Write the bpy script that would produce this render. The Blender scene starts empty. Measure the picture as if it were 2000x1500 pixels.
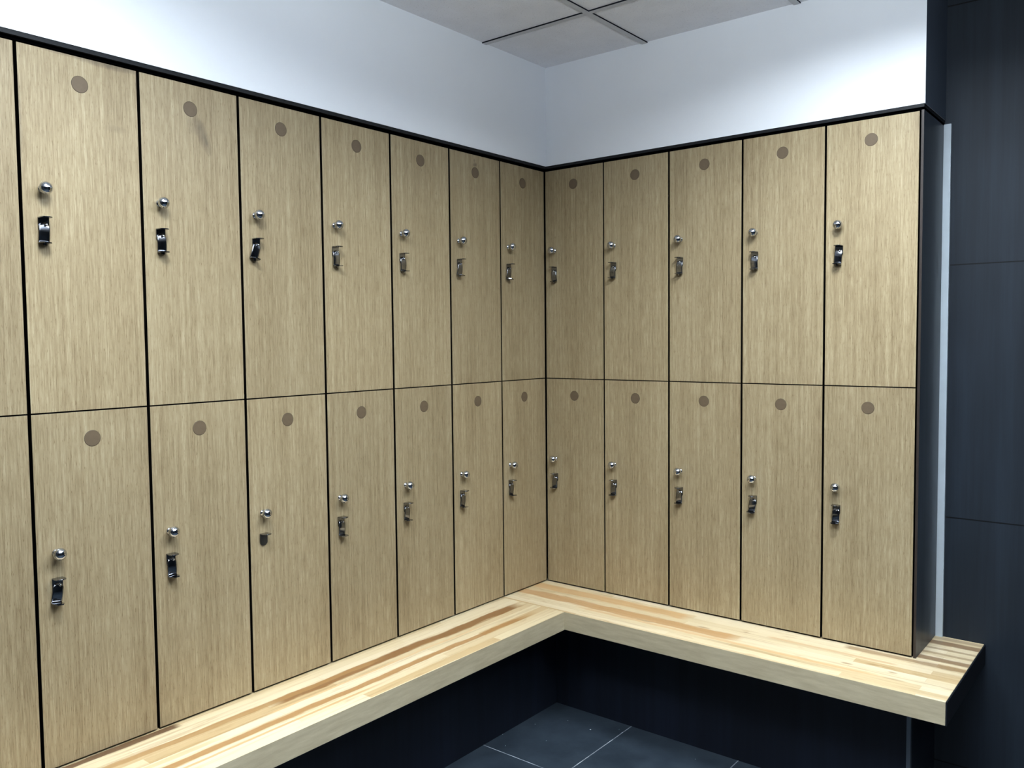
import bpy, bmesh, math, random
from mathutils import Vector, Matrix

C = bpy.context.scene.collection
random.seed(4)

# ------------------------------------------------------------------ materials
def new_mat(name):
    m = bpy.data.materials.new(name); m.use_nodes = True
    nt = m.node_tree
    b = nt.nodes['Principled BSDF']
    return m, nt, b

def N(nt, kind, **kw):
    n = nt.nodes.new(kind)
    for k, v in kw.items():
        setattr(n, k, v)
    return n

def lin(c):
    f = lambda v: v/12.92 if v <= .04045 else ((v+.055)/1.055)**2.4
    return (f(c[0]/255), f(c[1]/255), f(c[2]/255), 1)

def ramp(nt, stops):
    r = N(nt, 'ShaderNodeValToRGB')
    e = r.color_ramp.elements
    while len(e) < len(stops): e.new(.5)
    for q, (p, c) in zip(e, stops):
        q.position = p; q.color = c
    return r

def mixc(nt, a, b, fac, blend='MIX'):
    m = N(nt, 'ShaderNodeMix', data_type='RGBA', blend_type=blend)
    for sock, v in ((m.inputs[0], fac), (m.inputs[6], a), (m.inputs[7], b)):
        if hasattr(v, 'node'): nt.links.new(v, sock)
        else: sock.default_value = v
    return m.outputs[2]

def math_n(nt, op, a, b=None, clamp=False):
    m = N(nt, 'ShaderNodeMath', operation=op, use_clamp=clamp)
    for sock, v in zip(m.inputs, (a, b)):
        if v is None: continue
        if hasattr(v, 'node'): nt.links.new(v, sock)
        else: sock.default_value = v
    return m.outputs[0]

def mapping(nt, src, scale, loc=(0, 0, 0)):
    mp = N(nt, 'ShaderNodeMapping')
    mp.inputs['Scale'].default_value = scale
    mp.inputs['Location'].default_value = loc
    nt.links.new(src, mp.inputs['Vector'])
    return mp.outputs[0]

def noise(nt, vec, scale, detail=3, rough=.5):
    n = N(nt, 'ShaderNodeTexNoise')
    n.inputs['Scale'].default_value = scale
    n.inputs['Detail'].default_value = detail
    n.inputs['Roughness'].default_value = rough
    nt.links.new(vec, n.inputs['Vector'])
    return n.outputs[0]

def door_material(name, stains=()):
    """fine vertical oak grain, object space: x across, z up; stains = (x, z, rx, rz, slant, strength)"""
    m, nt, b = new_mat(name)
    tc = N(nt, 'ShaderNodeTexCoord'); oi = N(nt, 'ShaderNodeObjectInfo')
    off = N(nt, 'ShaderNodeVectorMath', operation='SCALE')
    comb = N(nt, 'ShaderNodeCombineXYZ')
    nt.links.new(oi.outputs['Random'], comb.inputs[0]); nt.links.new(oi.outputs['Random'], comb.inputs[2])
    nt.links.new(comb.outputs[0], off.inputs[0]); off.inputs['Scale'].default_value = 37.0
    add = N(nt, 'ShaderNodeVectorMath', operation='ADD')
    nt.links.new(tc.outputs['Object'], add.inputs[0]); nt.links.new(off.outputs[0], add.inputs[1])
    v = add.outputs[0]
    fine = noise(nt, mapping(nt, v, (420, 30, 16)), 1.0, 4, .65)
    mid = noise(nt, mapping(nt, v, (110, 10, 1.3)), 1.0, 4, .6)
    pore = noise(nt, mapping(nt, v, (460, 30, 52)), 1.0, 2, .6)
    broad = noise(nt, mapping(nt, v, (9, 2, 1.3)), 1.0, 3, .5)
    f = math_n(nt, 'ADD', math_n(nt, 'MULTIPLY', fine, .52), math_n(nt, 'MULTIPLY', mid, .30))
    f = math_n(nt, 'ADD', f, math_n(nt, 'MULTIPLY', broad, .18))
    r = ramp(nt, [(.32, lin((136, 118, 90))), (.44, lin((171, 153, 121))), (.53, lin((190, 173, 140))), (.66, lin((212, 198, 167)))])
    nt.links.new(f, r.inputs[0])
    pr = ramp(nt, [(.60, (1, 1, 1, 1)), (.70, (.62, .56, .48, 1))])
    nt.links.new(pore, pr.inputs[0])
    col = mixc(nt, r.outputs[0], pr.outputs[0], .8, 'MULTIPLY')
    # each door a touch lighter or darker
    tone = math_n(nt, 'ADD', math_n(nt, 'MULTIPLY', oi.outputs['Random'], .09), .70)
    hs = N(nt, 'ShaderNodeHueSaturation'); nt.links.new(col, hs.inputs['Color']); nt.links.new(tone, hs.inputs['Value'])
    col = hs.outputs[0]
    sep = N(nt, 'ShaderNodeSeparateXYZ'); nt.links.new(tc.outputs['Object'], sep.inputs[0])
    smudge = noise(nt, mapping(nt, tc.outputs['Object'], (60, 10, 34)), 1.0, 3, .6)
    for (x, z, rx, rz, slant, st) in stains:
        dz = math_n(nt, 'SUBTRACT', sep.outputs[2], z)
        dx = math_n(nt, 'SUBTRACT', math_n(nt, 'SUBTRACT', sep.outputs[0], x), math_n(nt, 'MULTIPLY', dz, slant))
        q = math_n(nt, 'ADD', math_n(nt, 'POWER', math_n(nt, 'ABSOLUTE', math_n(nt, 'DIVIDE', dx, rx)), 2.0),
                   math_n(nt, 'POWER', math_n(nt, 'ABSOLUTE', math_n(nt, 'DIVIDE', dz, rz)), 2.0))
        msk = math_n(nt, 'SUBTRACT', 1.25, math_n(nt, 'ADD', q, math_n(nt, 'MULTIPLY', smudge, .9)), True)
        msk = math_n(nt, 'MULTIPLY', msk, st)
        col = mixc(nt, col, lin((95, 85, 72)), msk)
    nt.links.new(col, b.inputs['Base Color'])
    b.inputs['Roughness'].default_value = .42
    b.inputs['Specular IOR Level'].default_value = .45
    bp = N(nt, 'ShaderNodeBump'); bp.inputs['Strength'].default_value = .12; bp.inputs['Distance'].default_value = .0006
    nt.links.new(fine, bp.inputs['Height']); nt.links.new(bp.outputs[0], b.inputs['Normal'])
    return m

def plain(name, rgb, rough=.5, metal=0, spec=.5, var=.0, vscale=20):
    m, nt, b = new_mat(name)
    b.inputs['Roughness'].default_value = rough; b.inputs['Metallic'].default_value = metal
    b.inputs['Specular IOR Level'].default_value = spec
    tc = N(nt, 'ShaderNodeTexCoord')
    n = noise(nt, tc.outputs['Object'], vscale, 3)
    c = lin(rgb); d = tuple(v*(1-var) for v in c[:3])+(1,)
    r = ramp(nt, [(.3, d), (.7, c)]); nt.links.new(n, r.inputs[0]); nt.links.new(r.outputs[0], b.inputs['Base Color'])
    return m

def bench_material(name, streaks, dark, seed, knots=()):
    """butcher block in object space: x along the board, y across (0 = free front edge)."""
    m, nt, b = new_mat(name)
    tc = N(nt, 'ShaderNodeTexCoord')
    v = mapping(nt, tc.outputs['Object'], (1, 1, 1), (seed, seed*.037, 0))
    br = N(nt, 'ShaderNodeTexBrick')
    nt.links.new(v, br.inputs['Vector'])
    br.offset = .37; br.squash = 1
    br.inputs['Color1'].default_value = (0, 0, 0, 1); br.inputs['Color2'].default_value = (1, 1, 1, 1)
    br.inputs['Mortar'].default_value = (.22, .22, .22, 1)
    br.inputs['Scale'].default_value = 1; br.inputs['Mortar Size'].default_value = .0006
    br.inputs['Mortar Smooth'].default_value = .4
    br.inputs['Brick Width'].default_value = .62; br.inputs['Row Height'].default_value = .037
    r = ramp(nt, [(0, lin((205, 181, 141))), (.2, lin((214, 195, 159))), (.5, lin((223, 208, 176))), (1, lin((230, 217, 190)))])
    nt.links.new(br.outputs['Color'], r.inputs[0])
    g = noise(nt, mapping(nt, v, (2.2, 60, 20)), 1.0, 4, .6)
    gr = ramp(nt, [(.30, (.74, .66, .55, 1)), (.47, (.98, .96, .93, 1)), (.7, (1, 1, 1, 1))])
    nt.links.new(g, gr.inputs[0])
    col = mixc(nt, r.outputs[0], gr.outputs[0], .75, 'MULTIPLY')
    g2 = noise(nt, mapping(nt, v, (7, 34, 12)), 1.0, 3, .6)
    kr = ramp(nt, [(.60, (1, 1, 1, 1)), (.72, (.70, .58, .44, 1))]); nt.links.new(g2, kr.inputs[0])
    col = mixc(nt, col, kr.outputs[0], dark, 'MULTIPLY')
    sep = N(nt, 'ShaderNodeSeparateXYZ'); nt.links.new(tc.outputs['Object'], sep.inputs[0])
    up = N(nt, 'ShaderNodeSeparateXYZ')
    geo = N(nt, 'ShaderNodeNewGeometry'); nt.links.new(geo.outputs['Normal'], up.inputs[0])
    isup = math_n(nt, 'GREATER_THAN', up.outputs[2], .5)
    wob = noise(nt, mapping(nt, tc.outputs['Object'], (2.6, 3, 1), (seed, 0, 0)), 1.0, 4, .6)
    edge = noise(nt, mapping(nt, tc.outputs['Object'], (9, 60, 1), (0, seed, 0)), 1.0, 4, .6)
    for (x0, x1, y, w, amp, rgb, st) in streaks:      # long heartwood streaks along the board
        yy = math_n(nt, 'ADD', y-amp*.5, math_n(nt, 'MULTIPLY', wob, amp))
        d = math_n(nt, 'ABSOLUTE', math_n(nt, 'SUBTRACT', sep.outputs[1], yy))
        d = math_n(nt, 'DIVIDE', d, w)
        msk = math_n(nt, 'MULTIPLY', math_n(nt, 'SUBTRACT', 1.0, math_n(nt, 'ADD', d, math_n(nt, 'MULTIPLY', math_n(nt, 'SUBTRACT', edge, .5), 1.1)), True), 3.0, True)
        xm = math_n(nt, 'SUBTRACT', 1.0, math_n(nt, 'DIVIDE', math_n(nt, 'ABSOLUTE', math_n(nt, 'SUBTRACT', sep.outputs[0], (x0+x1)/2)), (x1-x0)/2), True)
        xm = math_n(nt, 'MULTIPLY', xm, 9.0, True)
        msk = math_n(nt, 'MULTIPLY', math_n(nt, 'MULTIPLY', msk, xm), math_n(nt, 'MULTIPLY', isup, st))
        col = mixc(nt, col, lin(rgb), msk)
    for (x, y, rx, ry, st) in knots:
        q = math_n(nt, 'ADD', math_n(nt, 'POWER', math_n(nt, 'ABSOLUTE', math_n(nt, 'DIVIDE', math_n(nt, 'SUBTRACT', sep.outputs[0], x), rx)), 2.0),
                   math_n(nt, 'POWER', math_n(nt, 'ABSOLUTE', math_n(nt, 'DIVIDE', math_n(nt, 'SUBTRACT', sep.outputs[1], y), ry)), 2.0))
        msk = math_n(nt, 'SUBTRACT', 1.2, math_n(nt, 'ADD', q, math_n(nt, 'MULTIPLY', edge, .8)), True)
        col = mixc(nt, col, lin((150, 112, 70)), math_n(nt, 'MULTIPLY', math_n(nt, 'MULTIPLY', msk, isup), st))
    # the front lipping is one plain stave, its dimmer light painted in as grey
    fc = ramp(nt, [(.3, lin((178, 166, 140))), (.7, lin((198, 187, 160)))])
    fn = noise(nt, mapping(nt, tc.outputs['Object'], (9, 6, 60), (seed, 0, 0)), 1.0, 4, .6)
    nt.links.new(fn, fc.inputs[0])
    col = mixc(nt, fc.outputs[0], col, isup)
    nt.links.new(col, b.inputs['Base Color'])
    b.inputs['Roughness'].default_value = .38
    b.inputs['Specular IOR Level'].default_value = .5
    return m

def tile_wall_material(name, rgb, joint=None, z0=.925, pitch=.893, jl=(8, 11, 16), rough=.45):
    m, nt, b = new_mat(name)
    tc = N(nt, 'ShaderNodeTexCoord')
    st = noise(nt, mapping(nt, tc.outputs['Object'], (26, 26, .9)), 1.0, 5, .65)
    bl = noise(nt, mapping(nt, tc.outputs['Object'], (2.4, 2.4, 1.1)), 1.0, 3, .5)
    f = math_n(nt, 'ADD', math_n(nt, 'MULTIPLY', st, .5), math_n(nt, 'MULTIPLY', bl, .5))
    c = lin(rgb)
    r = ramp(nt, [(.36, tuple(v*.72 for v in c[:3])+(1,)), (.5, c), (.66, tuple(v*1.45 for v in c[:3])+(1,))])
    nt.links.new(f, r.inputs[0]); col = r.outputs[0]
    if joint:
        sep = N(nt, 'ShaderNodeSeparateXYZ'); nt.links.new(tc.outputs['Object'], sep.inputs[0])
        t = math_n(nt, 'PINGPONG', math_n(nt, 'SUBTRACT', sep.outputs[2], z0), pitch)
        # pingpong of the doubled period: zero at each multiple of 2*pitch, so test both ends
        a = math_n(nt, 'LESS_THAN', t, joint/2); bb = math_n(nt, 'GREATER_THAN', t, pitch-joint/2)
        col = mixc(nt, col, lin(jl), math_n(nt, 'MAXIMUM', a, bb))
    nt.links.new(col, b.inputs['Base Color'])
    b.inputs['Roughness'].default_value = rough
    b.inputs['Specular IOR Level'].default_value = .4
    return m

def floor_material():
    m, nt, b = new_mat('floor_slate_tile')
    tc = N(nt, 'ShaderNodeTexCoord')
    sep = N(nt, 'ShaderNodeSeparateXYZ'); nt.links.new(tc.outputs['Object'], sep.inputs[0])
    def joint(axis, origin, pitch, w):
        t = math_n(nt, 'PINGPONG', math_n(nt, 'SUBTRACT', sep.outputs[axis], origin), pitch)
        return math_n(nt, 'MAXIMUM', math_n(nt, 'LESS_THAN', t, w/2), math_n(nt, 'GREATER_THAN', t, pitch-w/2))
    j = math_n(nt, 'MAXIMUM', joint(0, .490, .4575, .0036), joint(1, -.582, .61, .0036))
    n = noise(nt, tc.outputs['Object'], 7, 5, .6)
    r = ramp(nt, [(.3, lin((50, 60, 70))), (.7, lin((70, 81, 91)))]); nt.links.new(n, r.inputs[0])
    gn = noise(nt, tc.outputs['Object'], 14, 3)
    gc = ramp(nt, [(.35, lin((110, 118, 126))), (.65, lin((205, 212, 218)))]); nt.links.new(gn, gc.inputs[0])
    nt.links.new(mixc(nt, r.outputs[0], gc.outputs[0], j), b.inputs['Base Color'])
    b.inputs['Roughness'].default_value = .5
    bp = N(nt, 'ShaderNodeBump'); bp.inputs['Strength'].default_value = .15; bp.inputs['Distance'].default_value = .002
    nt.links.new(noise(nt, tc.outputs['Object'], 60, 4), bp.inputs['Height']); nt.links.new(bp.outputs[0], b.inputs['Normal'])
    return m

def ceiling_material():
    m, nt, b = new_mat('ceiling_mineral_tile')
    tc = N(nt, 'ShaderNodeTexCoord')
    n = noise(nt, tc.outputs['Object'], 9, 4, .6)
    r = ramp(nt, [(.25, lin((226, 227, 233))), (.75, lin((234, 235, 241)))]); nt.links.new(n, r.inputs[0])
    p = noise(nt, tc.outputs['Object'], 190, 2, .6)
    pr = ramp(nt, [(.28, (.72, .72, .72, 1)), (.38, (1, 1, 1, 1))]); nt.links.new(p, pr.inputs[0])
    nt.links.new(mixc(nt, r.outputs[0], pr.outputs[0], .8, 'MULTIPLY'), b.inputs['Base Color'])
    b.inputs['Roughness'].default_value = .9
    bp = N(nt, 'ShaderNodeBump'); bp.inputs['Strength'].default_value = .4; bp.inputs['Distance'].default_value = .002
    nt.links.new(p, bp.inputs['Height']); nt.links.new(bp.outputs[0], b.inputs['Normal'])
    return m

M = {}
M['door'] = door_material('oak_door_veneer')
M['door_handprint'] = door_material('oak_door_veneer_smudged', [(.187, 2.165, .024, .066, -.35, .6), (.160, 2.190, .03, .035, 0, .3), (.198, 2.150, .006, .02, -.3, .5)])
M['door_scuffed'] = door_material('oak_door_veneer_scuffed', [(.23, 2.300, .12, .017, 0, .85), (.302, 2.27, .007, .05, 0, .6), (.004, 2.10, .008, .16, 0, .45), (.11, 2.30, .07, .008, 0, .45), (.24, 2.135, .04, .012, .0, .22)])
M['door_marked'] = door_material('oak_door_veneer_marked', [(.150, 2.262, .016, .012, .3, .75), (.146, 2.277, .005, .012, 0, .7)])
M['carcass'] = plain('black_carcass_laminate', (9, 9, 11), .7, spec=.15)
M['end_panel'] = tile_wall_material('slate_end_panel_laminate', (62, 70, 80), rough=.35)
M['panel_edge'] = plain('panel_front_edge', (62, 54, 50), .4)
M['door_edge_shade'] = plain('shaded_door_edge', (20, 17, 14), .7, spec=.1)  # near-black edges: the shade in the seams between doors, put into the colour
M['disc'] = plain('brown_disc', (114, 99, 80), .5, var=.08, vscale=70)
M['disc_recess'] = plain('disc_rim', (84, 72, 56), .6)
M['chrome'] = plain('polished_chrome', (205, 208, 213), .07, 1)
M['chrome_dark'] = plain('dark_chrome', (150, 154, 162), .12, 1)
M['steel'] = plain('lock_steel', (148, 150, 155), .13, 1)
M['white_paint'] = plain('white_wall_paint', (236, 238, 242), .75, spec=.2, var=.02, vscale=3)
M['slate_paint'] = plain('slate_wall_paint', (98, 108, 122), .7, spec=.25, var=.1, vscale=6)
M['trim_black'] = plain('black_trim', (34, 36, 40), .55, spec=.35, var=.3, vscale=30)
M['gap_black'] = plain('shadow_gap', (5, 5, 6), .9, spec=0)
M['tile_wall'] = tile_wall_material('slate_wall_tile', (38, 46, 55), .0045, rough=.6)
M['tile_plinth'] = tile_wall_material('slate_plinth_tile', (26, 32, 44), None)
M['strip'] = plain('pale_edge_strip', (194, 203, 209), .45, var=.05)
M['strip_metal'] = plain('grey_metal_edge', (120, 128, 138), .35, .6)
M['floor'] = floor_material()
M['ceiling'] = ceiling_material()
M['grid'] = plain('ceiling_grid_paint', (196, 197, 202), .6)
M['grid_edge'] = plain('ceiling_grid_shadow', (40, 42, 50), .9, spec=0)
M['dark_end'] = plain('dark_bench_end', (26, 30, 38), .6, spec=.3)
M['crumb'] = plain('white_crumb', (235, 238, 240), .8)
M['room_grey'] = plain('room_wall_grey', (92, 96, 104), .8, var=.05)
M['bench_left'] = bench_material('butcher_block_long_run',
    [(.02, 1.25, -.205, .026, .030, (150, 112, 72), .95), (.75, 2.3, -.215, .015, .03, (178, 142, 96), .75),
     (.06, 2.5, -.095, .016, .030, (176, 134, 84), .85), (.9, 2.6, -.06, .006, .016, (204, 170, 120), .8),
     (1.4, 2.9, -.135, .012, .03, (222, 190, 146), .7), (1.46, 1.88, -.300, .015, .012, (110, 82, 58), .9),
     (.3, 1.3, -.155, .006, .03, (222, 192, 148), .7)], .35, 3.1)
M['bench_right'] = bench_material('butcher_block_short_run',
    [(-.10, .75, .235, .036, .02, (208, 168, 118), .7), (-.10, 1.0, .13, .036, .02, (192, 148, 98), .75), (.3, 1.5, .085, .012, .02, (216, 180, 132), .6),
     (1.40, 1.72, .345, .020, .006, (150, 122, 92), .85), (1.42, 1.72, .405, .012, .006, (178, 154, 122), .7),
     (1.30, 1.72, .285, .018, .004, (164, 136, 102), .75), (1.40, 1.72, .455, .010, .006, (170, 146, 114), .6), (1.40, 1.72, .52, .024, .004, (146, 118, 90), .85),
     (1.40, 1.72, .57, .016, .004, (176, 154, 124), .7), (1.05, 1.5, .215, .010, .004, (206, 172, 128), .6)], .55, 7.7,
    [(.83, .165, .035, .010, .8), (.98, .21, .02, .006, .6), (1.36, .13, .025, .009, .75), (1.50, .14, .02, .008, .7), (1.52, .085, .05, .010, .45),
     (1.43, .17, .03, .007, .5), (.62, .10, .05, .012, .5)])

# ------------------------------------------------------------------ mesh helpers
def add_box(bm, x0, x1, y0, y1, z0, z1, mi=0):
    vs = [bm.verts.new(p) for p in ((x0,y0,z0),(x1,y0,z0),(x1,y1,z0),(x0,y1,z0),(x0,y0,z1),(x1,y0,z1),(x1,y1,z1),(x0,y1,z1))]
    fs = [bm.faces.new([vs[i] for i in q]) for q in ((0,3,2,1),(4,5,6,7),(0,1,5,4),(1,2,6,5),(2,3,7,6),(3,0,4,7))]
    for f in fs: f.material_index = mi
    return vs, fs          # faces: bottom, top, -y, +x, +y, -x

def add_extrude(bm, pts, y0, y1, mi=0):
    """closed outline (x, z) extruded from y0 to y1"""
    a = [bm.verts.new((x, y0, z)) for x, z in pts]; b = [bm.verts.new((x, y1, z)) for x, z in pts]
    n = len(pts)
    fs = [bm.faces.new(a), bm.faces.new(b[::-1])] + [bm.faces.new((a[(i+1) % n], a[i], b[i], b[(i+1) % n])) for i in range(n)]
    for f in fs: f.material_index = mi

def add_flat(bm, pts, z0, z1, mi=0):
    """closed outline (x, y) extruded from z0 to z1"""
    a = [bm.verts.new((x, y, z0)) for x, y in pts]; b = [bm.verts.new((x, y, z1)) for x, y in pts]
    n = len(pts)
    fs = [bm.faces.new(a[::-1]), bm.faces.new(b)] + [bm.faces.new((a[i], a[(i+1) % n], b[(i+1) % n], b[i])) for i in range(n)]
    for f in fs: f.material_index = mi

def add_lathe(bm, prof, x, z, seg=28, mi=0):
    """profile of (radius, distance from the door) turned round the -y axis through (x, z)"""
    rings = []
    for r, d in prof:
        if r < 1e-6: rings.append([bm.verts.new((x, -d, z))])
        else: rings.append([bm.verts.new((x+r*math.cos(2*math.pi*k/seg), -d, z+r*math.sin(2*math.pi*k/seg))) for k in range(seg)])
    for A, B in zip(rings, rings[1:]):
        for k in range(seg):
            k2 = (k+1) % seg
            if len(A) == 1 and len(B) == 1: continue
            if len(A) == 1: f = bm.faces.new((A[0], B[k2], B[k]))
            elif len(B) == 1: f = bm.faces.new((A[k], A[k2], B[0]))
            else: f = bm.faces.new((A[k], A[k2], B[k2], B[k]))
            f.material_index = mi; f.smooth = True

def finish(name, bm, mats, parent=None, bevel=0, smooth=False):
    bmesh.ops.recalc_face_normals(bm, faces=bm.faces)
    me = bpy.data.meshes.new(name); bm.to_mesh(me); bm.free()
    for m in (mats if isinstance(mats, (list, tuple)) else [mats]): me.materials.append(m)
    o = bpy.data.objects.new(name, me); C.objects.link(o)
    if parent: o.parent = parent
    if bevel:
        b = o.modifiers.new('bevel', 'BEVEL'); b.width = bevel; b.segments = 2; b.limit_method = 'ANGLE'
    if smooth:
        for p in me.polygons: p.use_smooth = True
    return o

def struct(name, bm, mats, bevel=0):
    o = finish(name, bm, mats, None, bevel); o['kind'] = 'structure'; return o

def thing(name, label, cat, loc=(0,0,0), rz=0, group=None):
    o = bpy.data.objects.new(name, None); C.objects.link(o)
    o.empty_display_size = .1
    o.location = loc; o.rotation_euler = (0, 0, rz); o['label'] = label; o['category'] = cat
    if group: o['group'] = group
    return o

# ------------------------------------------------------------------ dimensions (metres, from the camera solve)
PITCH, RPITCH, CORNER = .305, .3038, .3025
Z_BENCH, Z_MID, Z_TOP = .492, 1.400, 2.301
X_END = 1.530
BACK = .290
H_CEIL = 2.738
BANK_END = -(CORNER + PITCH*7)      # left bank: seven whole columns in view and the one the frame cuts
Y_FRONT, X_RIGHT = -5.2, 4.0

# ------------------------------------------------------------------ room shell
bm = bmesh.new(); add_box(bm, -.29, X_RIGHT, Y_FRONT, BACK, -.05, 0); struct('floor', bm, M['floor'])

bm = bmesh.new()
add_box(bm, -.29, X_RIGHT, Y_FRONT, BACK, 2.80, 2.84)
gx = [.502 + .61*k for k in range(-2, 6)]; gy = [-.408 - .61*k for k in range(-1, 9)]
for i in range(len(gx)-1):
    for j in range(len(gy)-1):
        add_box(bm, max(gx[i], -.28)+.006, min(gx[i+1], X_RIGHT)-.006, max(gy[j+1], Y_FRONT)+.006, min(gy[j], BACK)-.006, H_CEIL+.005, H_CEIL+.02)
struct('ceiling', bm, M['ceiling'])
bm = bmesh.new()
def tee(x0, x1, y0, y1):
    vs, fs = add_box(bm, x0, x1, y0, y1, H_CEIL, H_CEIL+.008)
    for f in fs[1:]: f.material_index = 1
for x in gx[1:]: tee(x-.012, x+.012, Y_FRONT, BACK)
for y in gy[1:]:
    for i in range(len(gx)-1): tee(gx[i]+.012 if i else -.28, gx[i+1]-.012, y-.012, y+.012)
g = struct('trim_ceiling_grid', bm, [M['grid'], M['grid_edge']])

def wall(name, x0, x1, y0, y1, z0, z1, mats):
    bm = bmesh.new(); add_box(bm, x0, x1, y0, y1, z0, z1); return struct(name, bm, mats)
wall('wall_left', -.34, -.29, Y_FRONT, BACK+.05, 0, 2.80, M['room_grey'])
wall('wall_back', -.29, X_RIGHT, BACK, BACK+.05, 0, 2.80, M['tile_wall'])
wall('wall_right', X_RIGHT, X_RIGHT+.05, Y_FRONT, BACK+.05, 0, 2.80, M['tile_wall'])
wall('wall_front', -.29, X_RIGHT, Y_FRONT-.05, Y_FRONT, 0, 2.80, M['room_grey'])

# bulkheads (painted white toward the room, slate on the return at the right end)
Z_SOF = 2.322
bm = bmesh.new(); add_box(bm, -.288, .012, Y_FRONT, BACK-.001, Z_SOF, 2.795); struct('wall_left_soffit', bm, M['white_paint'])
bm = bmesh.new(); vs, fs = add_box(bm, .012, 1.5325, 0, BACK-.001, Z_SOF, 2.795); fs[3].material_index = 1
struct('wall_back_soffit', bm, [M['white_paint'], M['slate_paint']])
bm = bmesh.new()
add_box(bm, -.285, .010, Y_FRONT+.01, BACK-.002, Z_TOP+.010, Z_SOF)
add_box(bm, -.285, .000, Y_FRONT+.01, BACK-.002, Z_TOP+.002, Z_TOP+.010, 1)
struct('trim_left_bulkhead', bm, [M['trim_black'], M['gap_black']])
bm = bmesh.new()
add_box(bm, .010, 1.530, -.002, BACK-.002, Z_TOP+.010, Z_SOF)
add_box(bm, .010, 1.5295, .006, BACK-.002, Z_TOP+.002, Z_TOP+.010, 1)
struct('trim_back_bulkhead', bm, [M['trim_black'], M['gap_black']])

# tiled plinth under the bench, with a metal edge where it ends; pale edge strip beside the lockers
PX, PY = .117, -.095
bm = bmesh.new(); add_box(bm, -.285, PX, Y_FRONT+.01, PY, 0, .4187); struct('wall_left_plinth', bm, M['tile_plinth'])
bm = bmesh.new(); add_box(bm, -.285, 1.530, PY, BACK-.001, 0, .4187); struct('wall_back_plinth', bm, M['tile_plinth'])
bm = bmesh.new(); add_box(bm, 1.528, 1.541, PY-.003, PY+.012, 0, .4187); struct('trim_plinth_edge', bm, M['strip_metal'])
bm = bmesh.new(); add_box(bm, 1.5295, 1.553, BACK-.012, BACK-.0005, Z_BENCH, 2.306); struct('trim_edge_strip', bm, M['strip'])
# the run of lockers stops outside the frame against a plain panelled pier
wall('wall_left_pier', -.285, -.001, Y_FRONT+.01, BANK_END-.004, Z_BENCH+.001, Z_TOP, M['end_panel'])

# ------------------------------------------------------------------ bench
bench = thing('bench', 'L-shaped butcher-block wooden bench running beneath both rows of lockers', 'bench', (0, 0, .42))
T = Z_BENCH - .420
# long run, its own frame: x along the run from the corner toward the camera, y across from the free edge
bm = bmesh.new(); add_box(bm, 0, 4.6, 0, .600, 0, T)
o = finish('seat_board', bm, M['bench_left'], bench, .0006)
o.matrix_local = Matrix(((0, -1, 0, .3125), (-1, 0, 0, -.3085), (0, 0, 1, 0), (0, 0, 0, 1)))
# mirrored frame would flip the faces: use a proper rotation instead
o.matrix_local = Matrix.Translation((.3125, -.3085, 0)) @ Matrix.Rotation(-math.pi/2, 4, 'Z')
for v in o.data.vertices: v.co.y = v.co.y - .600          # local y: 0 at the free edge, negative under the lockers
o.data.update()
bm = bmesh.new(); add_box(bm, -.285, 1.684, 0, .597, 0, T)
o = finish('seat_board', bm, M['bench_right'], bench, .0012); o.location = (0, -.308, 0)
bm = bmesh.new(); add_box(bm, 1.6843, 1.688, -.308, .289, 0, T-.0015)
o = finish('end_cap', bm, M['dark_end'], bench); o['label'] = 'dark end face of the bench'  # thin dark slab over the right-hand end of the bench

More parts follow.
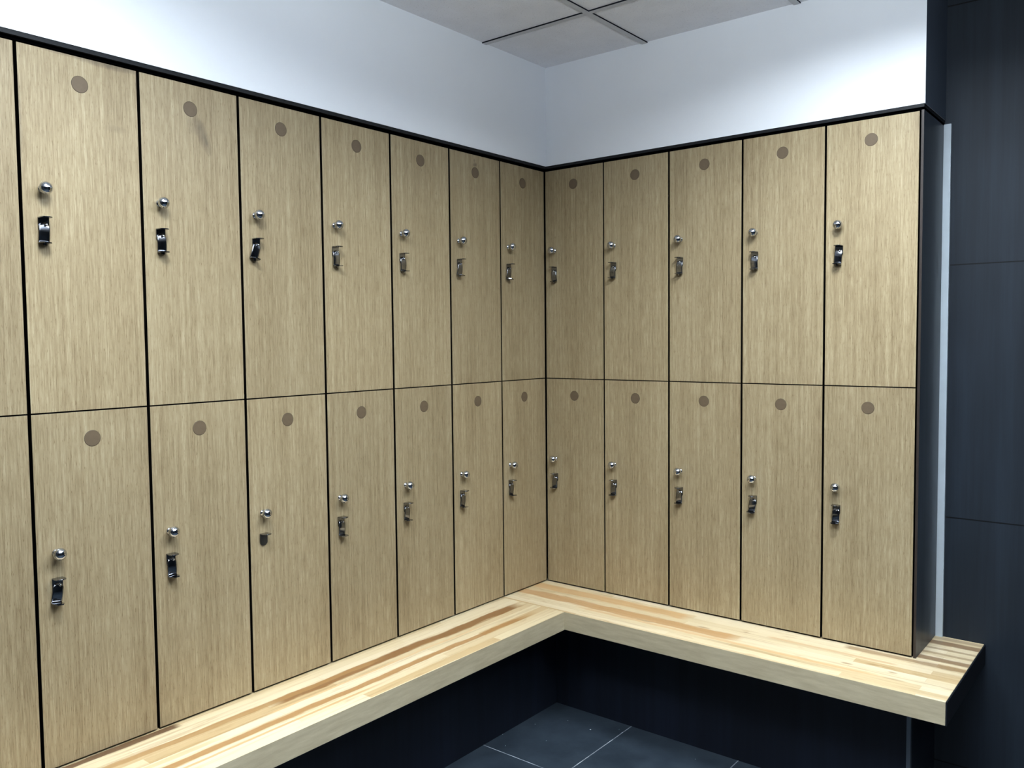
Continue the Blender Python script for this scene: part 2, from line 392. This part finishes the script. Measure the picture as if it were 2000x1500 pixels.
# ------------------------------------------------------------------ one locker of each tier, then copies
def make_locker(upper, width=.3035):
    """local frame: x across from the hinge-side seam, -y out of the face, z = height above the floor"""
    root = thing('locker', 'x', 'locker')
    z0, z1 = (Z_MID, Z_TOP) if upper else (Z_BENCH+.001, Z_MID)
    bm = bmesh.new(); t = .016; d0, d1 = .0215, .284
    add_box(bm, .0005, t, d0, d1, z0+.0005, z1-.0005); add_box(bm, width-t, width-.0005, d0, d1, z0+.0005, z1-.0005)
    add_box(bm, t, width-t, d0, d1, z0+.0005, z0+t); add_box(bm, t, width-t, d0, d1, z1-t, z1-.0005)
    add_box(bm, t, width-t, d1-.006, d1, z0+t, z1-t)
    finish('carcass', bm, M['carcass'], root)
    bm = bmesh.new()
    zl, zh = (Z_MID+.0017, Z_TOP-.001) if upper else (Z_BENCH+.0062, Z_MID-.0017)
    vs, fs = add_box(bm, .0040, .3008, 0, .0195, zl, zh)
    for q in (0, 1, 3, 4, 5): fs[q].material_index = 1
    door = finish('door', bm, [M['door'], M['door_edge_shade']], root, .0006)
    zd, zk, zh_ = (2.231, 1.955, 1.853) if upper else (1.327, 1.046, .951)
    bm = bmesh.new(); add_lathe(bm, [(.0212, -.001), (.0212, .0004), (.0204, .0006)], .151, zd, 40, 1)
    add_lathe(bm, [(.0204, .0006), (.0200, .0009), (0, .0009)], .151, zd, 40, 0)
    for f in bm.faces: f.smooth = False
    finish('number_disc', bm, [M['disc'], M['disc_recess']], door)
    bm = bmesh.new()
    prof = [(0, 0), (.0098, 0), (.0100, .0015), (.0086, .0035), (.0058, .0050), (.0056, .0075), (.0066, .0095), (.0090, .0110)]
    R, cy = .0158, .0235
    for k in range(3, 19):
        a = math.pi*(1-k/18)
        prof.append((max(R*math.sin(a), 0), cy+R*.86*math.cos(a)))
    prof[-1] = (0, prof[-1][1])
    add_lathe(bm, prof, .050, zk); finish('knob', bm, M['chrome'], door)
    # lock: fixed plate with a flange on top, swinging latch below it, pivot rivet
    X = .050; ZT = zh_+.031; w = .0130
    bm = bmesh.new()
    pts = [(X-w, ZT), (X-w, ZT-.026)] + [(X-w*math.cos(a), ZT-.026-.012*math.sin(a)) for a in [math.pi*k/10 for k in range(1, 10)]] + [(X+w, ZT-.026), (X+w, ZT)]
    add_extrude(bm, pts, -.0035, 0)
    tip = [(X-w, -.001), (X-w, -.021)] + [(X-w*math.cos(a), -.021-.011*math.sin(a)) for a in [math.pi*k/10 for k in range(1, 10)]] + [(X+w, -.021), (X+w, -.001)]
    add_flat(bm, tip, ZT-.0012, ZT+.0014)
    finish('lock_plate', bm, M['steel'], door, .0004)
    bm = bmesh.new()
    zt = -.006; zb = -.044
    arch = [(w*math.cos(a), zt+.001+.0115*math.sin(a)) for a in [math.pi*k/14 for k in range(0, 15)]]
    # a curved blade: three bands bulging outward, then a flange turned out at the bottom
    cols = 9
    def dep(u, z):
        s = (z-zb)/(zt+.0125-zb)
        return .0050+.0030*math.sin(math.pi*min(max(s, 0), 1))+.0004*(1-(2*u-1)**2)
    def top(u):
        x = (2*u-1)*w; return zt+.001+.0115*math.sqrt(max(0, 1-(x/w)**2))
    for side in (0, 1):
        rows = []
        for r_ in range(9):
            row = []
            for k in range(cols+1):
                u = k/cols; z = zb+(top(u)-zb)*r_/8
                row.append(bm.verts.new(((2*u-1)*w, -(dep(u, z)-.0016*side), z)))
            rows.append(row)
        for a_, b_ in zip(rows, rows[1:]):
            for k in range(cols): bm.faces.new((a_[k], a_[k+1], b_[k+1], b_[k]) if side == 0 else (b_[k], b_[k+1], a_[k+1], a_[k])).smooth = True
        if side == 0: R0 = rows
        else: R1 = rows
    border0 = R0[0] + [r[-1] for r in R0[1:]] + R0[-1][-2::-1] + [r[0] for r in R0[-2:0:-1]]
    border1 = R1[0] + [r[-1] for r in R1[1:]] + R1[-1][-2::-1] + [r[0] for r in R1[-2:0:-1]]
    n = len(border0)
    for k in range(n): bm.faces.new((border0[k], border0[(k+1) % n], border1[(k+1) % n], border1[k]))
    add_flat(bm, [(-w, -.0035), (-w-.0005, -.019), (-w*.6, -.0290), (w*.6, -.0290), (w+.0005, -.019), (w, -.0035)], zb-.0018, zb+.0006)
    add_box(bm, -.003, .003, -.011, -.005, zb-.006, zb-.0012)
    la = finish('lock_latch', bm, M['steel'], door)
    la.location = (X, 0, ZT-.018)
    bm = bmesh.new(); add_lathe(bm, [(0, .003), (.0030, .003), (.0030, .0115), (.0018, .0128), (0, .0130)], X+.003, ZT-.0175, 16)
    finish('lock_rivet', bm, M['chrome'], door)
    return root

def copy_obj(o, parent):
    c = o.copy(); C.objects.link(c); c.parent = parent
    return c
def copy_locker(src):
    r = copy_obj(src, None)
    for ch in list(src.children):
        c = copy_obj(ch, r)
        for gch in list(ch.children): copy_obj(gch, c)
    return r

proto = {True: make_locker(True), False: make_locker(False)}
orient = {True: 0, False: 0}
used = {True: False, False: False}
plan = []
ORD = ['first', 'second', 'third', 'fourth', 'fifth', 'sixth', 'seventh', 'eighth']
for i in range(8):                    # left row, i = 0 in the corner
    y0 = -CORNER - PITCH*i - (.0020 if i == 0 else 0)   # seam nearer the camera
    plan.append(('left', i, (0, y0, 0), math.pi/2))
for i in range(5):                    # right row, i = 0 in the corner
    plan.append(('right', i, (.0002+RPITCH*i+(.002 if i == 0 else 0), 0, 0), 0))

# swing of the latch about its rivet (degrees), read off the photograph
swing = {('left', 7, True): 0, ('left', 6, True): -2, ('left', 5, True): 2, ('left', 4, True): -16, ('left', 3, True): 2, ('left', 2, True): 2,
         ('left', 1, True): -8, ('left', 0, True): -10,
         ('left', 7, False): 0, ('left', 6, False): -7, ('left', 5, False): 2, ('left', 3, False): 1, ('left', 2, False): -2, ('left', 1, False): -5, ('left', 0, False): -2,
         ('right', 0, True): 4, ('right', 1, True): -4, ('right', 2, True): -2, ('right', 3, True): 0, ('right', 4, True): -6,
         ('right', 0, False): -4, ('right', 1, False): -4, ('right', 2, False): -4, ('right', 3, False): -9, ('right', 4, False): -3}
special = {('left', 6, True): ('door_scuffed', 'upper oak locker, seventh from corner on left, its door scuffed grey along the top'),
           ('left', 5, True): ('door_handprint', 'upper oak locker, sixth from corner on left, with a greasy smudge below its disc'),
           ('left', 1, True): ('door_marked', 'upper oak locker, second from corner on left, with a dark mark above its disc')}
for side, i, loc, rz in plan:
    for upper in (True, False):
        src = proto[upper]
        if not used[upper]: r = src; used[upper] = True
        else: r = copy_locker(src)
        r.location = loc; r.rotation_euler = (0, 0, rz)
        tier = 'upper' if upper else 'lower'
        key = (side, i, upper)
        mirror = 'left' if side == 'left' else 'right'
        pos = 'in the corner' if i == 0 else '%s from the corner' % ORD[i]
        lab = '%s oak locker %s on the %s row' % (tier, pos, side)
        if side == 'left' and i == 7: lab = '%s oak locker cut off by the left edge of the photo' % tier
        if side == 'right' and i == 4: lab = '%s oak locker at the right end of the right row, beside the dark panel' % tier
        if key in special: lab = special[key][1]
        if key == ('left', 4, False): lab = 'lower oak locker, fifth from corner on left, whose short lock lacks its latch'
        r['label'] = lab; r['category'] = 'locker'
        r['group'] = '%s lockers of the %s row' % (tier, side)
        door = [c for c in r.children if c.name.startswith('door')][0]
        if key in special:
            door.data = door.data.copy(); door.data.materials[0] = M[special[key][0]]
            door['label'] = {'door_scuffed': 'oak door scuffed grey along its top edge', 'door_handprint': 'oak door with a smudge under the disc', 'door_marked': 'oak door with a dark mark above the disc'}[special[key][0]]
        for c in list(door.children):
            if c.name.startswith('lock_latch'):
                c.rotation_euler = (0, math.radians(-swing.get(key, 0)), 0)
        r['_k'] = str(key)
for o in [q for q in C.objects if '_k' in q]:              # the lock left without its latch
    if o.get('_k') == str(('left', 4, False)):
        door = [c for c in o.children if c.name.startswith('door')][0]
        for c in list(door.children):
            if c.name.startswith('lock_latch') or c.name.startswith('lock_rivet'):
                bpy.data.objects.remove(c)
for o in C.objects:
    if '_k' in o: del o['_k']

# dark end panel closing the right row
bm = bmesh.new(); vs, fs = add_box(bm, 1.5215, 1.5295, .0005, BACK-.013, Z_BENCH+.001, Z_TOP+.0015)
fs[2].material_index = 1
o = finish('end_panel', bm, [M['end_panel'], M['panel_edge']]); o['label'] = 'tall dark slate side panel closing the right end of the locker row'; o['category'] = 'panel'

# crumbs lying on the floor tiles
CR = [(.376, -.224, .0030), (.170, -.320, .0016), (.257, -.212, .0013), (.118+.003, -.470, .0016), (.189, -.536, .0016), (.465, -.150, .0014), (.489, -.166, .0016), (.817, -.183, .0013), (.290, -.406, .0014)]
cr0 = None
for k, (x, y, s) in enumerate(CR):
    if cr0 is None:
        bm = bmesh.new(); bmesh.ops.create_icosphere(bm, subdivisions=2, radius=1)
        for v in bm.verts: v.co *= random.uniform(.75, 1.15)
        cr0 = finish('floor_crumb', bm, M['crumb']); o = cr0
        o['label'] = 'largest white crumb on the dark floor tile near the corner'
    else:
        o = cr0.copy(); C.objects.link(o)
        o['label'] = 'tiny pale crumb lying on the dark floor tiles'
    o['category'] = 'crumb'; o['group'] = 'crumbs on the floor tiles'
    o.location = (x, y, s*.55); o.scale = (s, s, s*.6)

# ------------------------------------------------------------------ light
def area(name, loc, size, power, color, target=None, spread=180, sy=None):
    l = bpy.data.lights.new(name, 'AREA'); l.energy = power; l.color = color; l.size = size
    if sy: l.shape = 'RECTANGLE'; l.size_y = sy
    l.spread = math.radians(spread)
    o = bpy.data.objects.new(name, l); C.objects.link(o); o.location = loc
    if target:
        o.rotation_euler = (Vector(target)-Vector(loc)).to_track_quat('-Z', 'Y').to_euler()
    return o
COOL = (.86, .94, 1.0)
area('ceiling_or_fill_lamp', (1.58, -.88, 2.73), .45, 34, COOL, spread=160)
area('ceiling_or_fill_lamp', (.90, -2.25, 2.73), .45, 31, COOL, spread=160)
area('ceiling_or_fill_lamp', (3.2, -1.7, 2.73), .55, 26, COOL, spread=160)  # fill light added to lift the soffit return and end panel
area('fill_uplight', (2.0, -2.1, 2.25), 1.0, 112, (.85, .94, 1.0), (2.0, -2.1, 3))  # added fill without a fixture, brightens ceiling and soffits from below
area('ceiling_or_fill_lamp', (2.9, -3.0, 2.73), .55, 12, COOL, spread=150)  # weak fill added near the camera, stands for no known fixture
w = bpy.data.worlds.new('world'); bpy.context.scene.world = w; w.use_nodes = True
w.node_tree.nodes['Background'].inputs[0].default_value = (.5, .55, .62, 1)
w.node_tree.nodes['Background'].inputs[1].default_value = .05

# ------------------------------------------------------------------ camera
CAM, YAW, PIT, ROL, F = (2.2215, -3.0033, 1.5735), -.6767, -.0530, -.0098, 1651.03
fw = Vector((math.cos(PIT)*math.sin(YAW), math.cos(PIT)*math.cos(YAW), math.sin(PIT)))
r = Vector((math.cos(YAW), -math.sin(YAW), 0)); u = r.cross(fw)
c, s = math.cos(ROL), math.sin(ROL)
r2, u2 = c*r+s*u, -s*r+c*u
bpy.context.view_layer.update()
cam = bpy.data.cameras.new('camera'); cam.sensor_width = 36; cam.lens = F/2000*36; cam.clip_start = .02
co = bpy.data.objects.new('camera', cam); C.objects.link(co)
co.matrix_world = Matrix(((r2.x, u2.x, -fw.x, CAM[0]), (r2.y, u2.y, -fw.y, CAM[1]), (r2.z, u2.z, -fw.z, CAM[2]), (0, 0, 0, 1)))
sc = bpy.context.scene; sc.camera = co
sc.view_settings.view_transform = 'Standard'; sc.view_settings.look = 'None'; sc.view_settings.exposure = 0.0; sc.view_settings.gamma = .85
